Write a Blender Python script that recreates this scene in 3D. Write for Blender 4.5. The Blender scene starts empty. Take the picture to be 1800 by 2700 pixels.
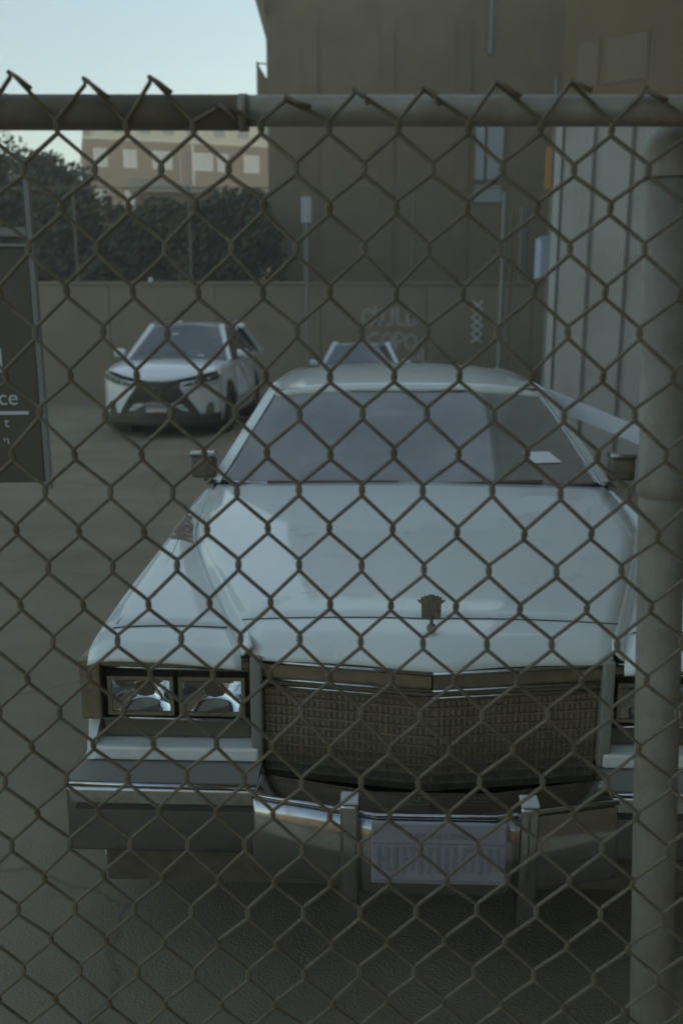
import bpy, bmesh, math, random
from mathutils import Vector, Matrix
random.seed(7)
R = math.radians
S = bpy.context.scene
COL = S.collection

# ------------------------------------------------------------------ camera, sky, sun, exposure
CAMZ = 1.72
cam_d = bpy.data.cameras.new('camera')
cam = bpy.data.objects.new('camera', cam_d); COL.objects.link(cam)
cam.location = (0, 0, CAMZ)
cam.rotation_euler = (R(90 - 12.4), 0, 0)
cam_d.sensor_fit = 'VERTICAL'; cam_d.sensor_height = 36; cam_d.lens = 32
cam_d.clip_start = 0.02; cam_d.clip_end = 3000
cam_d.dof.use_dof = True; cam_d.dof.focus_distance = 1.85; cam_d.dof.aperture_fstop = 4.2
S.camera = cam

SUN_EL, SUN_AZ = 20.0, 60.0           # azimuth clockwise from +Y (the way the camera looks)
world = bpy.data.worlds.new('World'); S.world = world; world.use_nodes = True
wn = world.node_tree; wn.nodes.clear()
sky = wn.nodes.new('ShaderNodeTexSky'); sky.sky_type = 'NISHITA'; sky.sun_disc = False
sky.sun_elevation = R(SUN_EL); sky.sun_rotation = R(SUN_AZ)
sky.air_density = 1.0; sky.dust_density = 2.6; sky.ozone_density = 1.2; sky.altitude = 50
bg = wn.nodes.new('ShaderNodeBackground'); bg.inputs['Strength'].default_value = 0.12
wo = wn.nodes.new('ShaderNodeOutputWorld')
wn.links.new(sky.outputs[0], bg.inputs['Color']); wn.links.new(bg.outputs[0], wo.inputs['Surface'])

sun_d = bpy.data.lights.new('sun', 'SUN'); sun_d.energy = 2.0; sun_d.angle = R(0.5); sun_d.color = (1, .9, .78)
sun = bpy.data.objects.new('sun', sun_d); COL.objects.link(sun)
sd = Vector((math.sin(R(SUN_AZ)) * math.cos(R(SUN_EL)), math.cos(R(SUN_AZ)) * math.cos(R(SUN_EL)), math.sin(R(SUN_EL))))
sun.rotation_euler = sd.to_track_quat('Z', 'Y').to_euler()
sun.location = sd * 60

S.view_settings.view_transform = 'Standard'; S.view_settings.look = 'None'
S.view_settings.gamma = 1; S.view_settings.use_curve_mapping = False
S.view_settings.exposure = 1.22
S.view_settings.use_white_balance = True; S.view_settings.white_balance_temperature = 7450; S.view_settings.white_balance_tint = -3

# ------------------------------------------------------------------ materials
def mat(name, col, rough=.6, metal=0, coat=0, spec=.5, noise=None, bump=None, emit=None, dirt=None):
    """noise=(scale, amount), bump=(scale, strength), dirt=(colour, scale, lo, hi)"""
    m = bpy.data.materials.new(name); m.use_nodes = True
    nt = m.node_tree; p = nt.nodes['Principled BSDF']
    p.inputs['Base Color'].default_value = (*col, 1)
    p.inputs['Roughness'].default_value = rough; p.inputs['Metallic'].default_value = metal
    p.inputs['Coat Weight'].default_value = coat; p.inputs['Coat Roughness'].default_value = .06
    p.inputs['Specular IOR Level'].default_value = spec
    tc = nt.nodes.new('ShaderNodeTexCoord')
    out = None
    if noise:
        n = nt.nodes.new('ShaderNodeTexNoise'); n.inputs['Scale'].default_value = noise[0]
        n.inputs['Detail'].default_value = 6; n.inputs['Roughness'].default_value = .65
        nt.links.new(tc.outputs['Object'], n.inputs['Vector'])
        r = nt.nodes.new('ShaderNodeValToRGB')
        a = noise[1]
        r.color_ramp.elements[0].position = .3; r.color_ramp.elements[1].position = .7
        r.color_ramp.elements[0].color = (*[c * (1 - a) for c in col], 1)
        r.color_ramp.elements[1].color = (*[min(1, c * (1 + a)) for c in col], 1)
        nt.links.new(n.outputs['Fac'], r.inputs['Fac']); out = r.outputs['Color']
    if dirt:
        n = nt.nodes.new('ShaderNodeTexNoise'); n.inputs['Scale'].default_value = dirt[1]
        n.inputs['Detail'].default_value = 8; n.inputs['Roughness'].default_value = .7
        nt.links.new(tc.outputs['Object'], n.inputs['Vector'])
        mr = nt.nodes.new('ShaderNodeMapRange'); mr.inputs['From Min'].default_value = dirt[2]; mr.inputs['From Max'].default_value = dirt[3]
        nt.links.new(n.outputs['Fac'], mr.inputs['Value'])
        mx = nt.nodes.new('ShaderNodeMixRGB'); mx.inputs['Color1'].default_value = (*col, 1); mx.inputs['Color2'].default_value = (*dirt[0], 1)
        if out: nt.links.new(out, mx.inputs['Color1'])
        nt.links.new(mr.outputs['Result'], mx.inputs['Fac']); out = mx.outputs['Color']
        mr2 = nt.nodes.new('ShaderNodeMapRange'); mr2.inputs['To Min'].default_value = rough; mr2.inputs['To Max'].default_value = min(1, rough + .35)
        nt.links.new(mr.outputs['Result'], mr2.inputs['Value']); nt.links.new(mr2.outputs['Result'], p.inputs['Roughness'])
    if out: nt.links.new(out, p.inputs['Base Color'])
    if bump:
        n = nt.nodes.new('ShaderNodeTexNoise'); n.inputs['Scale'].default_value = bump[0]; n.inputs['Detail'].default_value = 5
        nt.links.new(tc.outputs['Object'], n.inputs['Vector'])
        b = nt.nodes.new('ShaderNodeBump'); b.inputs['Strength'].default_value = bump[1]; b.inputs['Distance'].default_value = .02
        nt.links.new(n.outputs['Fac'], b.inputs['Height']); nt.links.new(b.outputs['Normal'], p.inputs['Normal'])
    if emit:
        p.inputs['Emission Color'].default_value = (*emit[0], 1); p.inputs['Emission Strength'].default_value = emit[1]
    return m

def glass_mat(name, tint=(.55, .6, .6), dust_sheen=.1, dustcol=(.5, .5, .47)):
    m = bpy.data.materials.new(name); m.use_nodes = True
    nt = m.node_tree; nt.nodes.clear()
    o = nt.nodes.new('ShaderNodeOutputMaterial')
    t = nt.nodes.new('ShaderNodeBsdfTransparent'); t.inputs['Color'].default_value = (*tint, 1)
    g = nt.nodes.new('ShaderNodeBsdfGlossy'); g.inputs['Roughness'].default_value = .03
    d = nt.nodes.new('ShaderNodeBsdfDiffuse'); d.inputs['Color'].default_value = (*dustcol, 1)
    lw = nt.nodes.new('ShaderNodeLayerWeight'); lw.inputs['Blend'].default_value = .5
    pw = nt.nodes.new('ShaderNodeMath'); pw.operation = 'POWER'; pw.inputs[1].default_value = 5; nt.links.new(lw.outputs['Facing'], pw.inputs[0])
    f = nt.nodes.new('ShaderNodeMath'); f.operation = 'MULTIPLY_ADD'; f.inputs[1].default_value = .85; f.inputs[2].default_value = .18; nt.links.new(pw.outputs[0], f.inputs[0])
    tc = nt.nodes.new('ShaderNodeTexCoord'); n = nt.nodes.new('ShaderNodeTexNoise')
    n.inputs['Scale'].default_value = 3; n.inputs['Detail'].default_value = 6
    nt.links.new(tc.outputs['Object'], n.inputs['Vector'])
    mr = nt.nodes.new('ShaderNodeMapRange'); mr.inputs['From Min'].default_value = .3; mr.inputs['From Max'].default_value = .7
    mr.inputs['To Min'].default_value = dust_sheen * .7; mr.inputs['To Max'].default_value = dust_sheen * 1.3
    nt.links.new(n.outputs['Fac'], mr.inputs['Value'])
    m1 = nt.nodes.new('ShaderNodeMixShader'); m2 = nt.nodes.new('ShaderNodeMixShader')
    nt.links.new(mr.outputs['Result'], m1.inputs['Fac']); nt.links.new(t.outputs[0], m1.inputs[1]); nt.links.new(d.outputs[0], m1.inputs[2])
    nt.links.new(f.outputs[0], m2.inputs['Fac']); nt.links.new(m1.outputs[0], m2.inputs[1]); nt.links.new(g.outputs[0], m2.inputs[2])
    nt.links.new(m2.outputs[0], o.inputs['Surface'])
    return m

M = {}
M['paint'] = mat('aged_white_paint', (.76, .815, .775), .42, coat=.9, noise=(3, .04), dirt=((.5, .47, .40), 5, .58, .85))
M['paint_suv'] = mat('clean_white_paint', (.78, .79, .78), .35, coat=1.0)
M['paint_far'] = mat('pale_silver_paint', (.72,.75,.76), .35, coat=1.0)
M['rust'] = mat('rust_patch', (.24, .17, .13), .8, noise=(60, .5), dirt=((.5, .48, .43), 30, .5, .6))
M['gap'] = mat('panel_gap', (.10,.095,.085), .9)
M['chrome'] = mat('worn_chrome', (.44,.44,.45), .12, metal=1, noise=(30, .08), dirt=((.3, .26, .2), 14, .5, .85))  # wear, with the base also darkened for weak light on the front
M['dark_chrome'] = mat('grille_metal', (.28,.235,.165), .4, metal=.6, noise=(30, .2))
M['black'] = mat('black_plastic', (.13, .11, .075), .5, noise=(20, .3))
M['grille_back'] = mat('grille_back', (.27,.22,.15), .6)
M['black_gloss'] = mat('dark_gloss_plastic', (.07, .06, .045), .4)
M['rubber'] = mat('tyre_rubber', (.07,.06,.045), .8, noise=(40, .2))
M['lens'] = mat('headlight_glass', (.62,.65,.68), .1, metal=1)
M['lamp_back'] = mat('lamp_recess', (.16,.14,.10), .4, metal=.5)
M['amber'] = mat('amber_lens', (.35, .13, .03), .25)
M['red'] = mat('red_lens', (.3, .02, .02), .25)
M['bronze'] = mat('tarnished_metal', (.2,.18,.14), .55, metal=.5, noise=(80, .3))
M['windscreen'] = glass_mat('windscreen_glass', (.3, .32, .32), dust_sheen=.5)  # dust share raised to stand in for sky sheen on the glass
M['glass'] = glass_mat('side_glass', dust_sheen=.06)
M['suv_glass'] = glass_mat('suv_glass', (.35, .38, .4), dust_sheen=.14)
M['interior'] = mat('interior_vinyl', (.2,.17,.13), .7, noise=(15, .2))
M['cloth'] = mat('seat_cloth', (.2, .19, .18), .9, noise=(30, .2))
M['paper'] = mat('white_paper', (.8, .82, .82), .8)
M['plate'] = mat('plate_face', (.31,.31,.35), .45, noise=(25, .1))
M['plate_ink'] = mat('plate_ink', (.25,.245,.26), .6)
M['galv'] = mat('galvanised_steel', (.29, .265, .22), .6, metal=.3, noise=(18, .15), dirt=((.2, .145, .09), 8, .5, .8))
M['wire'] = mat('coated_wire', (.155,.128,.085), .55, noise=(60, .25))
M['asphalt'] = mat('asphalt', (.235, .195, .13), .92, noise=(1.3, .22), bump=(120, .35), dirt=((.29, .245, .17), .7, .5, .75))
def add_cracks(m, scale, width, darken):
    nt = m.node_tree; p = nt.nodes['Principled BSDF']
    lk = p.inputs['Base Color'].links[0]; src = lk.from_socket
    tc = nt.nodes.new('ShaderNodeTexCoord'); nz = nt.nodes.new('ShaderNodeTexNoise'); nz.inputs['Scale'].default_value = 2.2; nz.inputs['Detail'].default_value = 5
    mx0 = nt.nodes.new('ShaderNodeMixRGB'); mx0.blend_type = 'ADD'; mx0.inputs['Fac'].default_value = .55
    nt.links.new(tc.outputs['Object'], nz.inputs['Vector']); nt.links.new(tc.outputs['Object'], mx0.inputs['Color1']); nt.links.new(nz.outputs['Color'], mx0.inputs['Color2'])
    vo = nt.nodes.new('ShaderNodeTexVoronoi'); vo.feature = 'DISTANCE_TO_EDGE'; vo.inputs['Scale'].default_value = scale
    nt.links.new(mx0.outputs['Color'], vo.inputs['Vector'])
    mr = nt.nodes.new('ShaderNodeMapRange'); mr.inputs['From Max'].default_value = width; mr.inputs['To Min'].default_value = darken; mr.inputs['To Max'].default_value = 1
    nt.links.new(vo.outputs['Distance'], mr.inputs['Value'])
    mu = nt.nodes.new('ShaderNodeMixRGB'); mu.blend_type = 'MULTIPLY'; mu.inputs['Fac'].default_value = 1
    nt.links.new(src, mu.inputs['Color1']); nt.links.new(mr.outputs['Result'], mu.inputs['Color2']); nt.links.new(mu.outputs['Color'], p.inputs['Base Color'])
add_cracks(M['asphalt'], .6, .010, .72)
M['walk'] = mat('pavement_concrete', (.55, .47, .32), .9, noise=(3, .15), bump=(90, .3))
M['concrete'] = mat('wall_concrete', (.28, .225, .155), .9, noise=(1.2, .12), bump=(30, .3), dirt=((.2, .165, .11), .6, .5, .8))
M['spray'] = mat('spray_paint', (.40,.38,.34), .7, noise=(6, .25))
M['tower'] = mat('dark_brick', (.225, .17, .105), .9, noise=(.8, .15), bump=(12, .4))
M['tower_b'] = mat('stained_brick', (.215,.158,.098), .9, noise=(.7, .15))
M['panel'] = mat('grey_sheet_metal', (.37, .35, .32), .55, metal=.15, noise=(.9, .07), dirt=((.28, .25, .2), 1.2, .5, .85))
M['trim'] = mat('panel_trim', (.42,.41,.38), .5)
M['brick'] = mat('far_brick', (.125,.088,.066), .9, noise=(.25, .12))
M['cream'] = mat('cream_render', (.56,.53,.43), .85, noise=(.2, .06))
M['blind'] = mat('window_blind', (.50, .53, .53), .5, noise=(1.5, .15))
M['far_glass'] = mat('window_glass_far', (.12, .14, .16), .06, spec=1.0)
M['frame_w'] = mat('white_frame', (.72, .73, .72), .6)
M['dim_pane'] = mat('dim_pane', (.215,.165,.105), .6)
M['bluepane'] = mat('pale_pane', (.34, .36, .38), .3, spec=.8)
M['pipe_w'] = mat('painted_pipe', (.55, .55, .56), .5)
M['dull_pipe'] = mat('dull_pipe', (.25, .24, .235), .6)
M['bluebox'] = mat('pale_blue_sheet', (.42, .50, .60), .5, noise=(4, .1))
M['orange'] = mat('orange_tone', (.62, .34, .13), .6)  # sunlit tone put into the strip colour; also the plate print
M['orange_dim'] = mat('sunlit_orange_dim', (.36, .22, .13), .7)  # dimmer sunlit tone put into the colour
M['signblack'] = mat('sign_black', (.105,.09,.065), .6, noise=(2, .1))
M['signframe'] = mat('sign_frame', (.24, .24, .23), .5)
M['signwhite'] = mat('sign_white', (.62, .65, .68), .6)
M['leaf'] = mat('leaf_green', (.10, .09, .045), .7, noise=(2, .3))
M['leaf2'] = mat('leaf_olive', (.115, .095, .05), .7, noise=(2, .3))
M['bark'] = mat('bark', (.13,.1,.07), .9, noise=(9, .3))
M['board'] = mat('white_board', (.72,.76,.8), .6, noise=(6, .06))
M['post_dark'] = mat('weathered_post', (.2,.175,.125), .7)
M['shade_trim'] = mat('front_shade_trim', (.26,.25,.215), .5)  # weak light on the nose put into the colour as darker grey
M['street_brick'] = mat('street_brick', (.25,.185,.125), .9, noise=(.8, .2))

# ------------------------------------------------------------------ helpers
def link(name, me, m=None, parent=None, smooth=False):
    o = bpy.data.objects.new(name, me); COL.objects.link(o)
    if m is not None and not me.materials: me.materials.append(m)
    if parent is not None: o.parent = parent
    if smooth: me.polygons.foreach_set('use_smooth', [True] * len(me.polygons))
    return o
def mesh(name, vs, fs, m=None, parent=None, smooth=False):
    me = bpy.data.meshes.new(name); me.from_pydata([tuple(v) for v in vs], [], fs); me.update()
    bm = bmesh.new(); bm.from_mesh(me); bmesh.ops.recalc_face_normals(bm, faces=bm.faces); bm.to_mesh(me); bm.free()
    return link(name, me, m, parent, smooth)
def tag(o, label=None, cat=None, group=None, kind=None):
    if label: o['label'] = label
    if cat: o['category'] = cat
    if group: o['group'] = group
    if kind: o['kind'] = kind
    return o
def thing(name, label, cat, loc=(0, 0, 0), rz=0, group=None):
    o = bpy.data.objects.new(name, None); COL.objects.link(o); o.empty_display_size = .2
    o.location = loc; o.rotation_euler = (0, 0, rz)
    return tag(o, label, cat, group)

class G:
    """collects simple shapes into one mesh"""
    def __init__(s): s.v = []; s.f = []
    def add(s, vs, fs):
        b = len(s.v); s.v += [tuple(v) for v in vs]; s.f += [tuple(i + b for i in f) for f in fs]; return s
    def box(s, x0, x1, y0, y1, z0, z1):
        vs = [(x, y, z) for z in (z0, z1) for y in (y0, y1) for x in (x0, x1)]
        return s.add(vs, [(0, 2, 3, 1), (4, 5, 7, 6), (0, 1, 5, 4), (2, 6, 7, 3), (0, 4, 6, 2), (1, 3, 7, 5)])
    def rbox(s, x0, x1, y0, y1, z0, z1, b=.01):
        """box with bevelled edges"""
        bm = bmesh.new(); bmesh.ops.create_cube(bm, size=1)
        for v in bm.verts: v.co = Vector(((x0 + x1) / 2 + v.co.x * (x1 - x0), (y0 + y1) / 2 + v.co.y * (y1 - y0), (z0 + z1) / 2 + v.co.z * (z1 - z0)))
        bmesh.ops.bevel(bm, geom=list(bm.edges), offset=b, segments=2, affect='EDGES', profile=.6)
        bm.verts.index_update(); s.add([v.co.copy() for v in bm.verts], [[v.index for v in f.verts] for f in bm.faces]); bm.free(); return s
    def tube(s, pts, r, n=8, caps=True):
        pts = [Vector(p) for p in pts]; rings = []; fs = []; vs = []
        rr = r if isinstance(r, (list, tuple)) else [r] * len(pts)
        up = None
        for i, p in enumerate(pts):
            d = (pts[min(i + 1, len(pts) - 1)] - pts[max(i - 1, 0)]).normalized()
            if up is None:
                up = Vector((0, 0, 1)) if abs(d.z) < .9 else Vector((1, 0, 0))
            a = d.cross(up).normalized(); b = a.cross(d).normalized(); up = b
            for k in range(n):
                t = 2 * math.pi * k / n
                vs.append(p + (a * math.cos(t) + b * math.sin(t)) * rr[i])
        for i in range(len(pts) - 1):
            for k in range(n):
                fs.append((i * n + k, i * n + (k + 1) % n, (i + 1) * n + (k + 1) % n, (i + 1) * n + k))
        if caps:
            fs.append(tuple(range(n))[::-1]); fs.append(tuple(range((len(pts) - 1) * n, len(pts) * n)))
        return s.add(vs, fs)
    def prism(s, poly, y0, y1, axis='y'):
        """polygon given as (a,b) pairs extruded along an axis"""
        n = len(poly)
        def P(a, b, c):
            return {'y': (a, c, b), 'x': (c, a, b), 'z': (a, b, c)}[axis]
        vs = [P(a, b, y0) for a, b in poly] + [P(a, b, y1) for a, b in poly]
        fs = [tuple(range(n))[::-1], tuple(range(n, 2 * n))] + [(i, (i + 1) % n, n + (i + 1) % n, n + i) for i in range(n)]
        return s.add(vs, fs)
    def bar(s, p, q, w, h, upv=(0, 0, 1)):
        """rectangular bar from p to q"""
        p, q = Vector(p), Vector(q); d = (q - p).normalized(); a = d.cross(Vector(upv)).normalized() * w / 2; b = a.cross(d).normalized() * h / 2
        vs = [c + i * a + j * b for c in (p, q) for i, j in ((-1, -1), (1, -1), (1, 1), (-1, 1))]
        return s.add(vs, [(0, 1, 2, 3), (7, 6, 5, 4), (0, 4, 5, 1), (1, 5, 6, 2), (2, 6, 7, 3), (3, 7, 4, 0)])
    def lathe(s, prof, c, axis='x', n=24):
        vs = []; fs = []
        for (r, h) in prof:
            for k in range(n):
                t = 2 * math.pi * k / n
                a, b = r * math.cos(t), r * math.sin(t)
                vs.append({'x': (c[0] + h, c[1] + a, c[2] + b), 'y': (c[0] + a, c[1] + h, c[2] + b), 'z': (c[0] + a, c[1] + b, c[2] + h)}[axis])
        for i in range(len(prof) - 1):
            for k in range(n): fs.append((i * n + k, i * n + (k + 1) % n, (i + 1) * n + (k + 1) % n, (i + 1) * n + k))
        return s.add(vs, fs)
    def grid(s, fn, nu, nv):
        vs = [fn(i / nu, j / nv) for j in range(nv + 1) for i in range(nu + 1)]
        fs = [(j * (nu + 1) + i, j * (nu + 1) + i + 1, (j + 1) * (nu + 1) + i + 1, (j + 1) * (nu + 1) + i) for j in range(nv) for i in range(nu)]
        return s.add(vs, fs)
    def put(s, name, m, parent=None, smooth=False, thick=0):
        o = mesh(name, s.v, s.f, m, parent, smooth)
        if thick:
            md = o.modifiers.new('thickness', 'SOLIDIFY'); md.thickness = thick; md.offset = -1 if thick > 0 else 1
        return o

def lerp(a, b, t): return a + (b - a) * t
def interp(tab, x):
    if x <= tab[0][0]: return tab[0][1]
    for (a, p), (b, q) in zip(tab, tab[1:]):
        if x <= b:
            t = (x - a) / (b - a); return p + (q - p) * t
    return tab[-1][1]
def sinterp(tab, x):
    """smooth (Catmull-Rom) interpolation"""
    if x <= tab[0][0]: return tab[0][1]
    if x >= tab[-1][0]: return tab[-1][1]
    for i in range(len(tab) - 1):
        if x <= tab[i + 1][0]:
            x0, y0 = tab[i]; x1, y1 = tab[i + 1]; h = x1 - x0; t = (x - x0) / h
            m0 = (y1 - (tab[i - 1][1] if i > 0 else y0)) / (x1 - (tab[i - 1][0] if i > 0 else x0 - h)) if i > 0 else (y1 - y0) / h
            m1 = ((tab[i + 2][1]) - y0) / (tab[i + 2][0] - x0) if i + 2 < len(tab) else (y1 - y0) / h
            return (2 * t**3 - 3 * t**2 + 1) * y0 + (t**3 - 2 * t**2 + t) * h * m0 + (-2 * t**3 + 3 * t**2) * y1 + (t**3 - t**2) * h * m1

# ------------------------------------------------------------------ ground
def gz(y): return interp([(6.5, 0), (15, -.10), (18, -.30), (24, -.52), (27, -.6)], y)
g = G()
ys = [-40, -1.2, 0.9, 3, 6.5, 9, 12, 15, 18, 21, 24, 27, 60, 120]
xs = [-70, -20, -8, -4, 0, 4, 8, 20, 70]
vs = [(x, y, gz(y)) for y in ys for x in xs]
fs = [(j * len(xs) + i, j * len(xs) + i + 1, (j + 1) * len(xs) + i + 1, (j + 1) * len(xs) + i) for j in range(len(ys) - 1) for i in range(len(xs) - 1)]
tag(mesh('ground', vs, fs, M['asphalt']), kind='structure')
tag(G().box(-30, 30, -2.6, .98, -.1, .004).put('pavement', M['walk']), kind='structure')

# thin hazy air added over the whole place to lift dark tones
hz_m = bpy.data.materials.new('added_hazy_air'); hz_m.use_nodes = True
hn = hz_m.node_tree; hn.nodes.clear()
hv_ = hn.nodes.new('ShaderNodeVolumePrincipled'); hv_.inputs['Density'].default_value = .005
hv_.inputs['Color'].default_value = (1, .96, .86, 1)
ho_ = hn.nodes.new('ShaderNodeOutputMaterial'); hn.links.new(hv_.outputs[0], ho_.inputs['Volume'])
HAZE = G().box(-72, 72, -42, 122, -1.65, 19).put('added_haze', hz_m); tag(HAZE, kind='stuff')

# ------------------------------------------------------------------ buildings
# tall dark building at the back
def tower():
    X0, X1, Y0, Y1, H = -2.05, 14, 27, 42, 14
    t = thing('brick_building', 'tall dark brick building filling the back of the lot beside the open sky', 'building', (X0, Y0, 0))
    P = lambda x, y, z: (x - X0, y - Y0, z)
    g = G().box(0, X1 - X0, 0, Y1 - Y0, -.7, H); g.put('wall', M['tower'], t)
    # flared cornice
    c = G(); pr = [(0, 9.5), (-.35, 10.2), (-.35, 13.9), (0, 14)]
    for a, b in zip(pr, pr[1:]):
        pass
    c.prism([(-.003, 9.55), (-.38, 10.3), (-.38, 14.2), (-.003, 14.2)], -.25, Y1 - Y0 + .25)
    c.put('cornice', M['tower'], t)
    # small bracket box on the side
    b = G().prism([(-.29, 7.25), (-.25, 7.25), (-.25, 8.45), (-.29, 8.45)], .1, .5)
    b.prism([(-.25, 7.25), (-.003, 7.25), (-.003, 8.0), (-.25, 8.38)], .1, .5)
    b.bar((-.27, .3, 8.45), (-.003, .3, 8.43), .04, .03)
    b.put('side_bracket', M['tower'], t)
    # shallow pilasters of the front
    for i, px in enumerate((1.0, 3.1, 5.2)):
        G().box(px, px + .4, -.06, -.002, -.6, 9.4).put('pilaster', M['tower_b'], t)
    # paired pale windows
    for (x0, x1, z0, z1) in ((3.95, 4.2, 5.35, 6.9), (4.27, 4.72, 5.35, 6.9), (3.95, 4.72, 4.75, 5.2)):
        x0 += 1.83; x1 += 1.83
        f = G(); w = .05
        f.box(x0 - w, x1 + w, -.05, -.002, z0 - w, z0).box(x0 - w, x1 + w, -.05, -.002, z1, z1 + w).box(x0 - w, x0, -.05, -.002, z0, z1).box(x1, x1 + w, -.05, -.002, z0, z1)
        fo = f.put('window', M['tower_b'], t)
        G().box(x0, x1, -.03, -.002, z0, z1).put('pane', M['bluepane'], fo)
    # upper small panes and a faint downpipe
    for (x, z0, z1, r) in ((6.1, 8.6, 12, .05), (7.15, .2, 4.6, .06)):
        G().tube([(x, -.08, z0), (x, -.08, z1)], r, 8).put('drainpipe', M['dull_pipe'], t)
    return t
tower()

# sheet-metal shed along the right
def shed():
    ang = math.atan2(-.6, .8)
    t = thing('metal_shed', 'grey sheet metal shed whose ribbed wall fills the right side behind the fence post', 'building', (2.27, 10.2, 0), ang)
    G().box(0, 3.4, .06, 3.0, -.15, 8.5).put('wall', M['tower_b'], t)
    x = 0.06; k = 0
    while x < 3.2:
        w = .405
        prof = [(0, 0), (.012, .0), (.03, -.022), (.33, -.022), (.35, 0), (.362, .02), (w - .006, .02)]
        vs = []; fs = []; n = len(prof)
        for (a, y) in prof: vs += [(x + a, y + .03, -.12), (x + a, y + .03, 3.70), (x + a, .057, -.12), (x + a, .057, 3.70)]
        for i in range(n - 1):
            p, q = i * 4, (i + 1) * 4
            fs += [(p, p + 1, q + 1, q), (p + 1, p + 3, q + 3, q + 1), (p, q, q + 2, p + 2)]
        fs += [(0, 2, 3, 1), ((n - 1) * 4, (n - 1) * 4 + 1, (n - 1) * 4 + 3, (n - 1) * 4 + 2)]
        G().add(vs, fs).put('panel', M['panel'], t); x += w; k += 1
    G().box(-.02, .058, -.01, .10, -.15, 3.72).put('corner_trim', M['trim'], t)
    G().box(.07, 3.4, -.005, .055, 3.72, 3.78).put('ledge', M['tower_b'], t)
    for (x0, x1) in ((.16, .36), (.46, .86)):
        f = G(); e = .03; z0, z1 = 4.0, 4.4
        f.box(x0 - e, x1 + e, .055, .0585, z0 - e, z0).box(x0 - e, x1 + e, .055, .0585, z1, z1 + e).box(x0 - e, x0, .055, .0585, z0, z1).box(x1, x1 + e, .055, .0585, z0, z1)
        fo = f.put('window', M['tower_b'], t)
        G().box(x0, x1, .0545, .0583, z0, z1).put('pane', M['dim_pane'], fo)
    return t
shed()

# items in the gap between the tall building and the shed
t = thing('pale_box', 'pale blue metal cabinet mounted high at the end of the shed wall', 'cabinet', (2.33, 11.0, 0))
G().rbox(-.04, .17, -.1, .2, 2.1, 2.56, .012).put('case', M['bluebox'], t)
G().box(-.05, .18, -.115, -.101, 2.53, 2.57).put('lid', M['bluebox'], t)
t = thing('sunlit_strips', 'pair of narrow strips coloured as a sunlit sliver, on a pole beside the shed corner', 'sunlit_strip', (2.42, 11.4, 0))
G().tube([(.09, .05, -.15), (.09, .05, 4.4)], .02, 8).put('pole', M['dull_pipe'], t)
G().box(-.01, .06, -.01, .004, 3.15, 3.62).put('strip', M['orange'], t)  # orange colour of the strips stands in for sunlight through the gap
G().box(.10, .14, -.01, .004, 3.25, 3.7).put('strip', M['orange_dim'], t)['label'] = 'narrower strip in a dimmer sunlit orange'
G().box(.03, .09, -.02, .01, 3.95, 4.05).put('bracket', M['pipe_w'], t)
t = thing('utility_pipe', 'thin pale vertical pipe standing in the gap left of the shed', 'pipe', (2.05, 12.0, -.17))
G().tube([(0, 0, 0), (0, 0, 3.35)], .03, 8).put('pipe', M['dull_pipe'], t)
G().tube([(.1, 0, -.02), (.1, 0, 3.1)], .018, 8).put('pipe', M['post_dark'], t)

# retaining wall with graffiti and the fence along its top
WY = 23.0
t = thing('retaining_wall', 'grey concrete retaining wall with faint white graffiti behind the parked cars', 'wall', (0, WY, 0))
for i in range(9):
    x0 = -13.5 + i * 2.6
    G().box(x0, x0 + 2.585, 0, .4, -.7, 2.36 + (.006 if i % 2 else 0)).put('wall_section', M['concrete'], t)
G().box(-13.5, 9.9, -.04, .42, 2.37, 2.45).put('coping', M['concrete'], t)
def stroke(g, pts, w=.07):
    for p, q in zip(pts, pts[1:]):
        g.bar((p[0], -.006, p[1]), (q[0], -.006, q[1]), .012, w, (0, 0, 1)) if False else g.bar((p[0], -.004, p[1]), (q[0], -.004, q[1]), w, .008, (0, 1, 0))
gr = G(); ox, oz = .52, 1.42
def L(pts): stroke(gr, [(ox + a, oz + b) for a, b in pts], .075)
arc = lambda cx, cz, r0, r1, a0, a1, n=9: [(cx + r0 * math.cos(R(lerp(a0, a1, i / n))), cz + r1 * math.sin(R(lerp(a0, a1, i / n)))) for i in range(n + 1)]
L(arc(.14, .16, .13, .2, 30, 330)); L([(.3, .42), (.34, -.02)]); L([(.28, .02), (.45, .0)])
L([(.48, .38), (.5, .0)] + arc(.62, .08, .1, .1, 200, 360, 5) + [(.74, .4)]); L([(.86, .42), (.86, .02), (1.05, -.02)])
L([(1.1, .4), (1.12, -.02)]); L(arc(1.15, .29, .14, .1, 90, -90)); L(arc(1.16, .08, .17, .11, 90, -90))
L(arc(.32, -.42, .2, .2, 60, 320)); L(arc(.62, -.42, .13, .2, 0, 360)); L([(.82, -.62), (.82, -.2)]); L(arc(.86, -.32, .16, .12, 90, -90)); L(arc(1.2, -.42, .14, .18, 0, 360))
L([(1.0, -.95), (1.2, -.8), (1.4, -.95), (1.4, -.7)]); L([(1.5, -.6), (1.52, -.98), (1.7, -.9)])
gr.put('graffiti', M['spray'], t)

t = thing('boundary_fence', 'old wire fence with thin posts along the top of the graffiti wall', 'fence', (0, WY + .2, 2.45))
for x in (-11.6, -9.4, -6.5, -3.7, -.9, 1.75, 4.5, 7.3):
    G().tube([(x, 0, 0), (x, 0, 2.25)], .03, 8).put('post', M['post_dark'], t)
G().tube([(-13, 0, 2.2), (9.6, 0, 2.2)], .018, 6).put('rail', M['post_dark'], t)
w = G()
x = -13.0
while x < 9.6:
    for s in (1, -1):
        a = Vector((x, .03, 0)); b = Vector((x + s * 2.15, .03, 2.15))
        w.tube([a, b], .0022, 3, caps=False)
    x += .12
w.put('mesh_wire', M['post_dark'], t)['kind'] = 'stuff'

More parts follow.
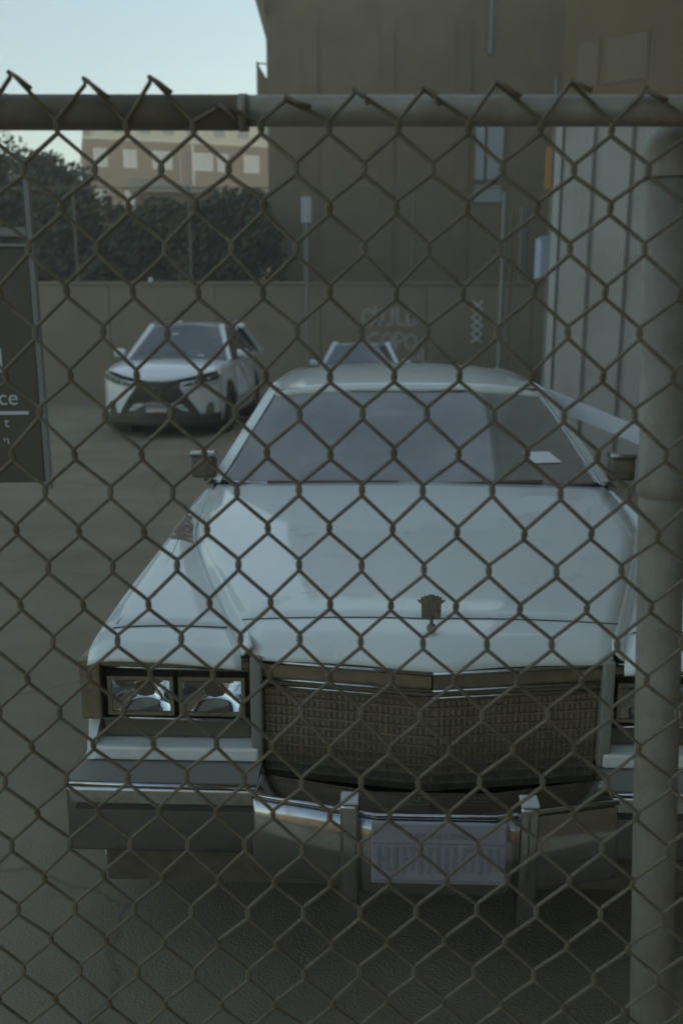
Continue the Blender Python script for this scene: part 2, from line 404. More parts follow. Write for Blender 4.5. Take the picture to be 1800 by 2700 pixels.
# white slats standing in for mesh catching light, low slab, lamp dot, sign on post
t = thing('lit_mesh', 'small strip of fence mesh catching light, made as white diamond slats right of the graffiti', 'lit_mesh', (3.34, WY - .06, .98))
for i in range(5):
    for s in (1, -1):
        z = i * .2
        G().bar((-.13 * s, .012 * s, z), (.13 * s, .012 * s, z + .2), .032, .014, (0, 1, 0)).put('slat', M['frame_w'], t)
t = thing('concrete_slab', 'pale concrete slab tipped against the wall below the bright mesh strip', 'slab', (4.0, WY - .5, gz(WY)))
G().prism([(-.5, 0), (.55, 0), (.55, .92), (-.1, 1.2), (-.5, 1.25)], -.2, .1).put('slab', M['concrete'], t)
t = thing('wall_lamp', 'tiny white lamp fixed on top of the wall above the parked crossover', 'lamp', (-4.65, WY - .06, 2.46))
G().lathe([(.001, -.07), (.05, -.06), (.06, 0), (.04, .05), (.001, .06)], (0, 0, .02), 'z', 12).put('globe', M['frame_w'], t, True)
G().tube([(0, 0, -.15), (0, .05, -.04)], .012, 6).put('arm', M['black'], t)
t = thing('street_sign', 'small pale blank sign on a thin pole in front of the dark building', 'sign', (-.83, WY - .4, gz(WY)))
G().tube([(0, .03, 0), (0, .03, 4.95)], .03, 8).put('pole', M['dull_pipe'], t)
G().rbox(-.125, .125, -.03, .0, 4.27, 4.86, .01).put('sign_plate', M['bluepane'], t)

# far brick block of flats
def far_block():
    A = Vector((-18.6, 70, 0)); B = Vector((-5.6, 73.8, 0))
    d = (B - A); Ln = d.length; ang = math.atan2(d.y, d.x)
    t = thing('apartment_block', 'distant red brick block with a cream top floor and white windows', 'building', A, ang)
    def along(px):                                   # metres along the facade for a sight line
        k = (px - 900) / 2400 * .965
        return (A.x - k * A.y) / (k * math.sin(ang) - math.cos(ang))
    G().box(0, Ln + 8, 0, 12, -1, 13.95).put('wall', M['brick'], t)
    G().box(-.1, Ln + 8, -.12, 12.1, 13.953, 14.12).put('cornice', M['cream'], t)
    G().box(.75, Ln + 8, .25, 11.5, 14.12, 16.2).put('top_floor', M['cream'], t)
    G().box(.5, Ln + 8.3, -.1, 12, 16.2, 16.4).put('roof', M['tower_b'], t)
    G().box(-.03, .55, .3, 1.2, 14.12, 16.9).put('chimney', M['tower_b'], t)
    for x in (2.0, 3.9, 5.6, 7.4, 9.4, 11.2, 13.0):
        f = G().box(x, x + 1.0, .17, .248, 14.45, 15.9).put('window', M['cream'], t)
        G().box(x + .1, x + .9, .14, .168, 14.55, 15.8).put('pane', M['far_glass'], f)
    for (p0, p1) in ((265, 295), (341, 370), (416, 431), (434, 461), (521, 566), (583, 605), (651, 685)):
        x0, x1 = along(p0), along(p1)
        for z0, z1 in ((12.15, 13.25), (9.3, 10.4)):
            f = G(); e = .07
            f.box(x0 - e, x1 + e, -.08, -.003, z0 - e, z0).box(x0 - e, x1 + e, -.08, -.003, z1, z1 + e).box(x0 - e, x0, -.08, -.003, z0, z1).box(x1, x1 + e, -.08, -.003, z0, z1)
            fo = f.put('window', M['frame_w'], t)
            G().box(x0, x1, -.04, -.003, z0, z1).put('blind', M['blind'], fo)
    x = along(517); G().tube([(x, -.12, 4), (x, -.12, 13.9)], .09, 8).put('drainpipe', M['pipe_w'], t)
    x = along(484); G().tube([(x, -.12, 4), (x, -.12, 13.9)], .06, 8).put('drainpipe', M['dull_pipe'], t)
    return t
far_block()
t = thing('garden_shed', 'low pale shed roof just showing over the hedge below the brick block', 'shed', (-9.5, 44, 0), R(8))
G().box(0, 4.2, 0, 3, -1, 7.1).put('wall', M['tower_b'], t)
G().prism([(-.2, 7.1), (4.4, 7.1), (4.4, 7.25), (-.2, 7.7)], -.3, 3.2).put('roof', M['panel'], t)

# unseen block added beyond the shed to keep the low sun off the lot
t = thing('sun_block', 'tall plain brick block added unseen behind the metal shed to keep low sun off the lot', 'building', (7.5, 8, 0))
G().box(0, 10, 0, 18.5, -.7, 11).put('wall', M['tower'], t)

G().box(-.15, 10.15, -.15, 18.6, 11.0, 11.4).put('cornice', M['tower_b'], t)

t = thing('side_building', 'plain dark building close on the right of the old sedan', 'building', (2.55, 5.9, 0))
G().box(0, 9, -14, 0, -.2, 8).put('wall', M['tower'], t)
G().box(-.12, 9.1, -14.1, .12, 8.0, 8.3).put('cornice', M['tower_b'], t)

# building across the street, behind the camera (seen only in reflections)
t = thing('street_building', 'plain brick building across the street mirrored in the chrome', 'building', (0, -26, 0))
G().box(-30, 30, -8, 0, -.2, 7.5).put('wall', M['street_brick'], t)
for i in range(14):
    for z in (1.2, 4.6):
        G().box(-28 + i * 4.1, -26.2 + i * 4.1, .002, .05, z, z + 1.9).put('window', M['far_glass'], t)

# ------------------------------------------------------------------ hedge and trees
def foliage(name, label, cat, loc, rx, ry, h, n, leaf=.2, m='leaf', group=None, lumps=9, trunk_h=None, seed=1):
    rnd = random.Random(seed)
    t = thing(name, label, cat, loc, 0, group)
    g = G()
    cl = []
    z0 = trunk_h or 0
    for i in range(lumps):
        a = rnd.uniform(0, 6.28); q = rnd.uniform(0, 1) ** .5
        cl.append((Vector((rx * .7 * q * math.cos(a), ry * .7 * q * math.sin(a), z0 + (h - z0) * rnd.uniform(.06, .86))), rnd.uniform(.34, .6)))
    for i in range(n):
        c, s = rnd.choice(cl)
        d = Vector((rnd.gauss(0, 1), rnd.gauss(0, 1), rnd.gauss(0, 1))).normalized() * (rnd.uniform(.45, 1.0))
        p = c + Vector((d.x * rx * s, d.y * ry * s, d.z * min(1.0, (h - z0) * .3) * (s + .3)))
        if p.z < .02 or p.z > h: continue
        nrm = Vector((rnd.gauss(0, 1), rnd.gauss(0, 1), rnd.gauss(.4, 1))).normalized()
        a = nrm.orthogonal().normalized(); b = nrm.cross(a); L_ = leaf * rnd.uniform(.6, 1.3); W_ = L_ * .45
        g.add([p - a * L_ / 2, p + b * W_ / 2 + nrm * L_ * .08, p + a * L_ / 2, p - b * W_ / 2 + nrm * L_ * .08], [(0, 1, 2, 3)])
    o = g.put('crown', M[m], t); o['kind'] = 'stuff'
    tr = G()
    tr.tube([(0, 0, -.3), (.04, .02, h * .3), (-.03, 0, h * .6)], [.09, .06, .03], 7)
    for (c, s) in cl[:6]:
        tr.tube([(0, 0, max(.1, c.z * .35)), tuple(c * .6 + Vector((0, 0, c.z * .2))), tuple(c)], [.035, .025, .012], 5)
    tr.put('trunk', M['bark'], t)
    return t
hx = [-13.2, -11.2, -9.5, -7.9, -6.6, -5.2, -3.9, -2.7]
hh = [7.6, 6.7, 5.75, 5.2, 5.05, 4.75, 4.6, 4.9]
hl = ['tall dark bush at the left end of the hedge, nearest the sky', 'rounded dark bush second from the left in the hedge above the wall',
      'dark bush stepping down under the sliver of sky', 'dark bush in front of the left corner of the brick block',
      'dark hedge bush above the parked white crossover', 'dark hedge bush below the white downpipe of the brick block',
      'lowest dark bush of the hedge where the shed roof shows', 'dark bush touching the left edge of the tall building']
for i, (x, h) in enumerate(zip(hx, hh)):
    base = 2.0
    foliage('bush', hl[i], 'bush', (x, 25.2 + .4 * (i % 2), base), 1.25, .9, h - base, 5200, .24, 'leaf' if i % 3 else 'leaf2', 'bushes of the hedge above the wall', 20, seed=20 + i)
tag(G().box(-16, 12, 23.42, 40, -1, 2.05).put('bank', M['asphalt']), kind='structure')
foliage('tree', 'taller tree at the left edge under the fence rail', 'tree', (-12.4, 31, 2.0), 2.6, 2, 7.2, 8500, .28, 'leaf', None, 20, 1.2, seed=5)
foliage('tree', 'smaller tree between the left edge and the sliver of sky', 'tree', (-10.0, 33, 2.0), 1.5, 1.5, 5.4, 5200, .25, 'leaf2', None, 14, 1.0, seed=6)

# ------------------------------------------------------------------ black sign at the left
t = thing('site_sign', 'black notice board with white lettering at the left edge of the lot', 'sign', (-1.32, 4.0, 0), R(4))
lean = -.045
def sg(x0, x1, y0, y1, z0, z1): return G().box(x0, x1, y0, y1, z0, z1)
sg(-1.25, 0, -.02, .02, .98, 1.985).put('board', M['signblack'], t)
for (x0, x1, z0, z1) in ((-1.27, .0, 2.03, 2.065), (-1.27, 0, 1.987, 2.0)):
    sg(x0, x1, -.03, .03, z0, z1).put('rail', M['signframe'], t)
G().bar((.012, -.005, 2.3), (.018, -.005, .95), .02, .05, (0, 1, 0)).put('edge_strip', M['signframe'], t)
G().bar((-.42, .035, 1.5), (-.42, .035, 0), .05, .05, (0, 1, 0)).put('post', M['post_dark'], t)
G().bar((-1.2, .03, 1.5), (-1.2, .03, 0), .05, .05, (0, 1, 0)).put('post', M['post_dark'], t)
def text(body, size, x, z, parent, m, y=-.0225, extr=.001):
    cu = bpy.data.curves.new('lettering', 'FONT'); cu.body = body; cu.size = size; cu.extrude = extr; cu.align_x = 'RIGHT'
    o = bpy.data.objects.new('tmp', cu); me = bpy.data.meshes.new_from_object(o)
    bpy.data.objects.remove(o)
    r = link('lettering', me, m, parent); r.location = (x, y, z); r.rotation_euler = (R(90), 0, 0)
    return r
text('ce', .095, -.085, 1.325, t, M['signwhite'])
text('t', .062, -.132, 1.228, t, M['signwhite'])
text('n', .062, -.135, 1.15, t, M['signwhite'])
sg(-.8, -.045, -.0235, -.0205, 1.282, 1.297).put('underline', M['signwhite'], t)
sg(-.45, -.142, -.0235, -.0205, 1.465, 1.567).put('white_block', M['signwhite'], t)

# ------------------------------------------------------------------ cars
def side_grid(fn_u, ztop, zbot, v0, v1, wheels, side, nu, nz=9):
    """outer skin of a car's flank between v0 and v1 with round wheel openings"""
    g = G(); vs = []; idx = {}
    P = []
    for j in range(nz + 1):
        for i in range(nu + 1):
            v = lerp(v0, v1, i / nu); z = lerp(zbot(v), ztop(v), j / nz)
            P.append([v, z])
    keep = []
    for j in range(nz):
        for i in range(nu):
            q = [j * (nu + 1) + i, j * (nu + 1) + i + 1, (j + 1) * (nu + 1) + i + 1, (j + 1) * (nu + 1) + i]
            cv = sum(P[k][0] for k in q) / 4; cz = sum(P[k][1] for k in q) / 4
            if all((cv - wv) ** 2 + (cz - wz) ** 2 > wr ** 2 for wv, wz, wr in wheels): keep.append(q)
    used = {k for q in keep for k in q}
    for k in used:
        for wv, wz, wr in wheels:
            dv, dz = P[k][0] - wv, P[k][1] - wz; d = math.hypot(dv, dz)
            if d < wr + .035 and d > 1e-4: P[k] = [wv + dv / d * wr, wz + dz / d * wr]
    mp = {k: n for n, k in enumerate(sorted(used))}
    g.add([(side * fn_u(P[k][0], P[k][1]), P[k][0], P[k][1]) for k in sorted(used)], [[mp[k] for k in q] for q in keep])
    return g
def wheel(parent, x, v, z, r, w, side, rim_mat):
    tp = [(r * .62, w), (r * .9, w), (r * .98, w * .9), (r, w * .7), (r, w * .1), (r * .96, 0), (r * .6, 0)]
    o = G().lathe([(a, side * (b - w)) for a, b in tp], (x, v, z), 'x', 28).put('wheel', M['rubber'], parent, True)
    rp = [(r * .63, -.02), (r * .56, -.045), (r * .4, -.03), (r * .2, -.012), (.001, -.01)]
    G().lathe([(a, side * b) for a, b in rp], (x, v, z), 'x', 24).put('rim', rim_mat, o, True)
    return o

# ---- the old white sedan --------------------------------------------------------------
SX, SY, SYAW = .228, 2.135, -2.1
sedan = thing('white_sedan', 'large old white sedan with a wide hood and square headlamps parked behind the fence', 'car', (SX, SY, 0), R(SYAW))
CB = [(0, .868), (.03, .885), (.10, .903), (.3, .925), (.6, .947), (1.0, .972), (1.3, .99), (1.66, 1.008)]
def zc(v): return sinterp(CB, max(v, 0))
CR = [(0, .452), (.1, .47), (.4, .572), (.7, .672), (1.0, .765), (1.2, .80), (1.45, .82), (1.7, .825)]
def cr(v): return sinterp(CR, v)
RD = [(0.0, .885), (.1, .888), (.6, .882), (1.2, .862), (1.7, .85), (2.6, .85), (4.2, .85), (5.4, .80)]
def rd(v): return sinterp(RD, v)
def vee(u): return .07 * min(abs(u) / .45, 1.0)                      # prow of the nose
def ramp(v0, u): return v0
# hood: from the cross seam back to the cowl
def hood_z(u, v):
    c = cr(v); t = min(1, abs(u) / c)
    return zc(v) + .012 - .020 * t * t - .008 * t
def hood_pt(a, b, v0=.17, v1=1.64):
    s = 2 * a - 1
    bow = .06 * (s * s)                      # rear edge follows the windscreen
    v = lerp(v0 + vee(s * .45) * .6, v1 + bow, b); u = s * cr(v)
    return (u, v, hood_z(u, v))
G().grid(hood_pt, 24, 26).put('hood', M['paint'], sedan, True, .012)
# header panel between hood and grille, rolling down at its front edge
def header_pt(a, b):
    s = 2 * a - 1
    vf = lerp(.0, .17, b ** .9) + vee(s * .45) * lerp(1, .6, b); u = s * cr(vf)
    z = hood_z(u, vf) if b > .45 else hood_z(u, vf) - .042 * ((.45 - b) / .45) ** 1.8
    return (u, vf, z - .001)
G().grid(header_pt, 20, 14).put('nose_panel', M['paint'], sedan, True, .01)
# hood flank: the sloping crease between hood and fender
def rz(v): return zc(v) - .032
for s in (-1, 1):
    def crease_pt(a, b):
        v = lerp(.07, 1.66, b); u0 = cr(v); k = a
        x = u0 + lerp(0, .028 * min(1, (1.75 - v)), k); z = lerp(hood_z(u0, v), rz(v) - .012, k)
        return (s * x, v, z)
    G().grid(crease_pt, 3, 26).put('hood_flank', M['paint'], sedan, True, .008)
    # fender top: from the crease out to the ridge, split by the cap seam
    def fender_pt(v0, v1):
        def fn(a, b):
            v = lerp(v0(a) if callable(v0) else v0, v1(a) if callable(v1) else v1, b); u0 = cr(v) + .028 * min(1, (1.75 - v)); u1 = rd(v)
            x = lerp(u0, u1, a); z = rz(v) - .012 + .020 * math.sin(min(1, a * 1.0) * math.pi * .62) - (.012 * max(0, (a - .85) / .15) ** 2)
            if v < .09: z -= .085 * ((.09 - v) / .09) ** 1.8
            return (s * x, v, z)
        return fn
    f = G().grid(fender_pt(lambda a: .218 - .055 * a, 1.70), 14, 26).put('fender', M['paint'], sedan, True, .01)
    G().grid(fender_pt(.045, lambda a: .213 - .055 * a), 14, 12).put('fender_cap', M['paint'], sedan, True, .01)
    # panel gaps
    G().tube([(s * (cr(v) + .034 * min(1, (1.75 - v))) if False else s * lerp(rd(v) * .955, cr(v) + .09, ((v - .193) / 1.25) ** 1.15 * 0.75), v, rz(v) + .005) for v in [.193 + i * .06 for i in range(20)]], .0026, 5).put('panel_gap', M['gap'], sedan)
    fpt = fender_pt(lambda a: .2155 - .055 * a, 1.7)
    G().tube([tuple(Vector(fpt(lerp(.04, .9, i / 10), 0)) + Vector((0, 0, .0005))) for i in range(11)], .0020, 5).put('panel_gap', M['gap'], sedan)
def gapline(a): 
    p = hood_pt(a, 0); return (p[0], p[1] - .004, p[2] + .0005)
G().tube([gapline(lerp(.0, 1, i / 20)) for i in range(21)], .0015, 5).put('panel_gap', M['gap'], sedan)
# rust patch on the left rear of the front fender
rp = []
def rust_pt(a, b):
    v = lerp(.93, 1.22, b); u0 = cr(v) + .022; u1 = rd(v) + .002
    w0 = lerp(.1, .95, a)
    return (-lerp(u0, u1, w0), v, rz(v) - .012 + .020 * math.sin(w0 * math.pi * .62) + .003)
G().grid(rust_pt, 6, 8).put('rust_patch', M['rust'], sedan, True)

# flanks: front fender, two doors, rear quarter on each side
def su(v, z):
    top = .96 - .02 * (v < 1.5); 
    base = interp([(0, .90), (.25, .935), (.8, .955), (2.5, .965), (4.4, .955), (5.2, .92), (5.5, .87)], v)
    t = (z - .62)
    w = base - (.16 * max(0, t) ** 1.0 * .55 if t > 0 else .18 * t * t)
    zt = ztop(v)
    if z > zt - .05: w -= (rd_over(v, base, zt)) * ((z - zt + .05) / .05) ** 2
    return w
def ztop(v): return rz(v) - .004 if v < 1.66 else interp([(1.66, .985), (4.3, .985), (5.0, .965), (5.5, .91)], v)
def rd_over(v, base, zt):
    w = base - .16 * max(0, zt - .62) * .55
    return max(0, w - rd(v) - .001)
WH = [(1.02, .33, .385), (4.1, .33, .385)]
zb = lambda v: .24
for s in (-1, 1):
    for nm, a, b, nu in (('front_fender_side', .11, 1.545, 26), ('door', 1.553, 2.70, 14), ('door', 2.708, 3.62, 12), ('quarter_panel', 3.628, 5.46, 30)):
        o = side_grid(su, ztop, zb, a, b, WH, s, nu, 10).put(nm, M['paint'], sedan, True, .012)
        if nm == 'door':
            G().rbox(s * .925 - .012, s * .925 + .012, b - .26, b - .10, .83, .855, .006).put('handle', M['chrome'], o)
    G().bar((s * .965, .5, .42), (s * .967, 5.3, .42), .012, .04).put('side_moulding', M['chrome'], sedan)
    for wv in (1.02, 4.1):
        wheel(sedan, s * .93, wv, .33, .33, .2, s, M['chrome'])
        G().lathe([(.40, -.0), (.40, -.25 * s), (.02, -.26 * s)], (s * .90, wv, .33), 'x', 20).put('wheel_well', M['black'], sedan)
# underside, firewall and tail
G().box(-.88, .88, .3, 5.35, .22, .26).put('floor_pan', M['black'], sedan)
def deck_pt(a, b):
    s = 2 * a - 1; v = lerp(4.28, 5.46, b)
    return (s * rd(v), v, interp([(4.2, 1.0), (5.0, .98), (5.46, .93)], v) + .02 * (1 - s * s) - .012)
G().grid(deck_pt, 10, 8).put('trunk_lid', M['paint'], sedan, True, .012)
G().box(-.80, .80, 5.40, 5.455, .5, .91).put('tail_panel', M['paint'], sedan)
for s in (-1, 1):
    G().rbox(s * .72 - .06, s * .72 + .06, 5.45, 5.49, .55, .88, .01).put('tail_light', M['red'], sedan)
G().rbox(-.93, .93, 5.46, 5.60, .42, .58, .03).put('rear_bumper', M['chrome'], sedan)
G().box(-.82, .82, 1.66, 1.70, .5, .985).put('firewall', M['black'], sedan)

# greenhouse
VB, ZB, WB = 1.70, 1.012, .825
VH, ZH, WHd = 2.10, 1.365, .615
def ws_pt(a, b, inset=0.0):
    s = 2 * a - 1
    w = lerp(WB, WHd, b) - .015; v = lerp(VB, VH, b) + .085 * s * s - .05 + .03 * math.sin(b * math.pi) * -.5
    return (s * w, v, lerp(ZB - .012, ZH, b))
G().grid(ws_pt, 20, 10).put('windscreen', M['windscreen'], sedan, True)
# black shade band around the glass and chrome line at its foot
G().tube([ws_pt(i / 20, 0) for i in range(21)], .008, 6).put('windscreen_moulding', M['chrome'], sedan, True)
G().tube([tuple(Vector(ws_pt(i / 20, 1)) + Vector((0, 0, .004))) for i in range(21)], .008, 6).put('windscreen_moulding', M['chrome'], sedan, True)
def cowl_pt(a, b):
    s = 2 * a - 1
    v0 = 1.645 + .06 * s * s; p = ws_pt(a, 0)
    return (lerp(s * .815, p[0] * 1.03, b), lerp(v0, p[1] + .01, b), lerp(zc(1.62) - .035, ZB - .035, b))
G().grid(cowl_pt, 14, 3).put('cowl', M['black'], sedan, True)
for (u0, u1) in ((-.62, -.05), (.02, .58)):
    p = Vector(ws_pt((u0 / WB + 1) / 2, .02)); q = Vector(ws_pt((u1 / WB + 1) / 2, .05))
    G().bar(p + Vector((0, -.02, .0)), q + Vector((0, -.02, .0)), .012, .012).put('wiper', M['black'], sedan)
# roof
def roof_edge(v): return sinterp([(2.10, .63), (2.6, .655), (3.4, .655), (3.85, .62)], v)
def roof_pt(a, b):
    s = 2 * a - 1
    v = lerp(2.10 + .05 * s * s - .05, 3.85, b); w = roof_edge(v)
    z = 1.372 + .062 * math.sin(min(1, b * 1.05 + .03) * math.pi) ** .8 * (1 - .55 * s * s) - .03 * abs(s) ** 6 + .008 * (1 - s * s)
    return (s * w, v, z)
G().grid(roof_pt, 18, 22).put('roof', M['paint'], sedan, True, .03)
for s in (-1, 1):
    # windscreen pillar with chrome edge
    a = Vector(ws_pt((s + 1) / 2, 0)); b = Vector(ws_pt((s + 1) / 2, 1))
    a2 = a + Vector((s * .07, .03, -.02)); b2 = b + Vector((s * .055, .03, -.005))
    g = G(); o1 = Vector((s * -.012, -.012, 0))
    g.add([a + o1, a2, a2 + Vector((s * -.01, .07, 0)), a + Vector((0, .08, 0)), b + o1, b2, b2 + Vector((s * -.01, .07, 0)), b + Vector((0, .08, 0))],
          [(0, 1, 5, 4), (1, 2, 6, 5), (2, 3, 7, 6), (3, 0, 4, 7), (0, 3, 2, 1), (4, 5, 6, 7)])
    g.put('pillar', M['paint'], sedan)
    G().tube([a + Vector((s * .004, -.012, 0)), b + Vector((s * .002, -.012, .0))], .005, 6).put('pillar_moulding', M['chrome'], sedan)
    # roof rail down to the rear pillar
    rail = [Vector((s * (roof_edge(v)), v, 1.345)) for v in (2.15, 2.6, 3.1, 3.5, 3.8)]
    G().tube(rail, .026, 8).put('roof_rail', M['paint'], sedan, True)
    G().bar((s * .655, 2.84, 1.33), (s * .835, 2.78, .98), .05, .07, (0, 1, 0)).put('door_pillar', M['paint'], sedan)
    # rear pillar (broad)
    P = lambda v, z, w: (s * w, v, z)
    poly = [(3.55, 1.35, .652), (3.85, 1.35, .618), (4.45, .985, .80), (3.68, .985, .842)]
    g = G(); vs = [P(*p) for p in poly] + [P(p[0], p[1], p[2] - .05) for p in poly]
    g.add(vs, [(0, 1, 2, 3), (7, 6, 5, 4), (0, 4, 5, 1), (1, 5, 6, 2), (2, 6, 7, 3), (3, 7, 4, 0)]); g.put('rear_pillar', M['paint'], sedan)
    for (va0, va1, vb0, vb1) in ((2.2, 2.80, 1.85, 2.74), (2.88, 3.56, 2.83, 3.68)):
        def sw(a, b, va0=va0, va1=va1, vb0=vb0, vb1=vb1):
            v = lerp(lerp(vb0, vb1, a), lerp(va0, va1, a), b); return (s * lerp(.838, .648, b), v, lerp(.985, 1.34, b))
        G().grid(sw, 4, 3).put('side_window', M['glass'], sedan)
    G().bar((s * .85, 1.66, .992), (s * .85, 4.3, .992), .03, .02).put('belt_moulding', M['chrome'], sedan)
def rw_pt(a, b):
    s = 2 * a - 1; return (s * lerp(.60, .74, b), lerp(3.85, 4.36, b) - .02 * s * s, lerp(1.375, .995, b))
G().grid(rw_pt, 8, 4).put('rear_window', M['glass'], sedan, True)
# interior
G().grid(lambda a, b: ((2 * a - 1) * .74, lerp(1.72, 2.12, b) , .99 - .10 * b * b), 6, 5).put('dashboard', M['interior'], sedan, True, .1)
for s in (-1, 1):
    o = G().rbox(s * .36 - .31, s * .36 + .31, 2.72, 2.92, .45, 1.06, .06).put('seat', M['cloth'], sedan, True)
    G().rbox(s * .36 - .12, s * .36 + .12, 2.80, 2.90, 1.05, 1.2, .035).put('headrest', M['cloth'], o, True)
    G().bar((s * .60, 2.76, 1.27), (s * .55, 2.74, .7), .045, .004, (0, 1, 0)).put('seat_belt', M['trim'], sedan)
G().rbox(-.7, .7, 3.55, 3.8, .4, 1.02, .06).put('rear_seat', M['cloth'], sedan, True)
ring = [(.36 + .19 * math.cos(k * math.pi / 12), 2.33 + .19 * math.sin(k * math.pi / 12) * .45, .97 + .19 * math.sin(k * math.pi / 12) * .89) for k in range(25)]
o = G().tube(ring, .012, 6).put('steering_wheel', M['black'], sedan, True)
G().bar((.18, 2.33, .97), (.54, 2.33, .97), .05, .02).put('spoke', M['black'], o)
G().rbox(-.11, .11, 2.02, 2.035, 1.285, 1.34, .006).put('rear_view_mirror', M['black'], sedan)
def slip(a, b, o):
    p = Vector(ws_pt(a, b)); q = Vector((0, -.7, .7)) * o; return p + q
cs = [(.846, .215), (.932, .215), (.910, .33), (.832, .33)]
vs = [slip(a, b, .006) for a, b in cs] + [slip(a, b, .008) for a, b in cs]
o = mesh('paper_slip', vs, [(0, 1, 2, 3), (7, 6, 5, 4), (0, 4, 5, 1), (1, 5, 6, 2), (2, 6, 7, 3), (3, 7, 4, 0)], M['paper'])
tag(o, 'white slip of paper on the lower right of the old sedan windscreen', 'paper'); o.matrix_world = Matrix.Translation((SX, SY, 0)) @ Matrix.Rotation(R(SYAW), 4, 'Z')
# mirrors
for s, dx in ((-1, 0), (1, .02)):
    m_ = thing('x', None, None) if False else None
    c = (s * (.90 + dx), 1.80, 1.055)
    o = G().rbox(c[0] - .055, c[0] + .055, c[1] - .03, c[1] + .04, c[2] - .05, c[2] + .05, .018).put('mirror', M['black'], sedan, True)
    G().rbox(c[0] - .057, c[0] + .057, c[1] - .034, c[1] + .042, c[2] + .046, c[2] + .068, .008).put('cap', M['chrome'], o, True)
    G().bar((s * .835, 1.82, .99), (c[0], c[1], c[2] - .05), .02, .03).put('stalk', M['chrome'], o)

# ---- sedan front end
def fv(u): return vee(u)                                            # v of the front face
# grille
gr_o = G()
for s in (-1, 1):                                                    # backing in two flat halves (the prow)
    a, b = (0, .026), (s * .435, .096)
    gr_o.add([(a[0], a[1], .50), (b[0], b[1], .50), (b[0], b[1], .845), (a[0], a[1], .845), (a[0], a[1] + .03, .50), (b[0], b[1] + .03, .50), (b[0], b[1] + .03, .845), (a[0], a[1] + .03, .845)],
             [(0, 1, 2, 3), (7, 6, 5, 4), (0, 4, 5, 1), (1, 5, 6, 2), (2, 6, 7, 3), (3, 7, 4, 0)])
grille = gr_o.put('grille', M['grille_back'], sedan)
def gv(u): return .02 + .07 * abs(u) / .435
for s in (-1, 1):
    # header: three stepped bars, bright upper edges
    for (z, h, d, mm) in ((.806, .05, .018, 'dark_chrome'), (.835, .006, .040, 'chrome'), (.789, .005, .040, 'chrome'), (.768, .004, .034, 'chrome')):
        if mm == 'chrome': G().tube([(0, gv(0) - d + .02, z), (s * .434, gv(.435) - d + .02, z)], h, 8).put('header_bar', M[mm], grille, True)
        else: G().bar((0, gv(0) - d + .02, z), (s * .434, gv(.435) - d + .02, z), .03, h).put('header_bar', M[mm], grille)
    for i in range(29):
        u = s * (.012 + i * .0148)
        G().bar((u, gv(u) + .002, .752), (u, gv(u) + .002, .505), .0045, .010, (1, 0, 0)).put('grille_bar', M['dark_chrome'], grille)
    for i in range(9):
        z = .525 + i * .0262
        G().bar((0, gv(0) - .002, z), (s * .434, gv(.435) - .002, z), .011, .005).put('grille_bar', M['dark_chrome'], grille)
    # post between grille and headlamps, front shade put into its colour
    G().rbox(s * .452 - .016, s * .452 + .016, .055, .12, .56, .850, .007).put('grille_post', M['shade_trim'], sedan, True)
    # headlamp housing
    hv = .095
    h = G().box(s * .475 if s > 0 else -.875, .875 if s > 0 else -.475, hv + .05, hv + .07, .56, .86).put('lamp_housing', M['lamp_back'], sedan)
    for z, hh_, mm in ((.833, .006, 'chrome'), (.820, .022, 'dark_chrome'), (.805, .0045, 'chrome'), (.662, .004, 'chrome')):
        if mm == 'chrome': G().tube([(s * .474, hv - .012, z), (s * .876, hv - .002, z)], hh_, 8).put('trim_strip', M[mm], h, True)
        else: G().bar((s * .474, hv - .002, z), (s * .876, hv + .008, z), .02, hh_).put('trim_strip', M[mm], h)
    G().rbox(s * .895 - .028, s * .895 + .028, hv - .015, hv + .06, .66, .835, .008).put('side_trim', M['dark_chrome'], h)
    for k, uc in enumerate((.575, .765)):
        b = G(); x0, x1, z0, z1 = s * uc - .088, s * uc + .088, .668, .778
        b.box(x0, x1, hv, hv + .05, z1 - .010, z1).box(x0, x1, hv, hv + .05, z0, z0 + .010).box(x0, x0 + .010, hv, hv + .05, z0 + .01, z1 - .01).box(x1 - .010, x1, hv, hv + .05, z0 + .01, z1 - .01)
        bo = b.put('headlight', M['dark_chrome'], sedan)
        def lens_pt(a, c, x0=x0, x1=x1, z0=z0, z1=z1):
            return (lerp(x0 + .010, x1 - .010, a), hv + .008 + .05 * (1 - (2 * a - 1) ** 2) * (1 - (2 * c - 1) ** 2) ** .5, lerp(z0 + .010, z1 - .010, c))
        G().grid(lens_pt, 8, 6).put('lens', M['lens'], bo, True)
    # marker lamp band below, then the body-coloured lower cap wrapping round the corner
    G().rbox(s * .475 if s > 0 else -.87, .87 if s > 0 else -.475, hv + .01, hv + .05, .602, .655, .005).put('marker_lamp', M['lamp_back'], sedan)
    lc = G().rbox(s * .448 if s > 0 else -.885, .885 if s > 0 else -.448, hv - .045, hv + .08, .560, .598, .008)
    lc.prism([(hv - .045, .562), (hv + .25, .562), (hv + .25, .70), (hv + .03, .66), (hv - .03, .61)], s * .882 - .0, s * .905, 'x')
    lc.put('lower_cap', M['paint'], sedan)
    # outer bumper end
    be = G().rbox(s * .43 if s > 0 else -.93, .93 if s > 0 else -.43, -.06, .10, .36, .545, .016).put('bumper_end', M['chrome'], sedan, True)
    G().box(s * .44 if s > 0 else -.925, .925 if s > 0 else -.44, -.052, .09, .5455, .556).put('filler', M['shade_trim'], be)
    G().tube([(s * .44, -.062, .548), (s * .932, -.054, .548)], .007, 8).put('top_edge', M['chrome'], be, True)
    G().bar((s * .44, -.064, .49), (s * .90, -.062, .49), .008, .012).put('rub_strip', M['rubber'], be)
    G().rbox(s * .925 - .02, s * .925 + .02, .06, .75, .37, .54, .012).put('side_wrap', M['chrome'], be)
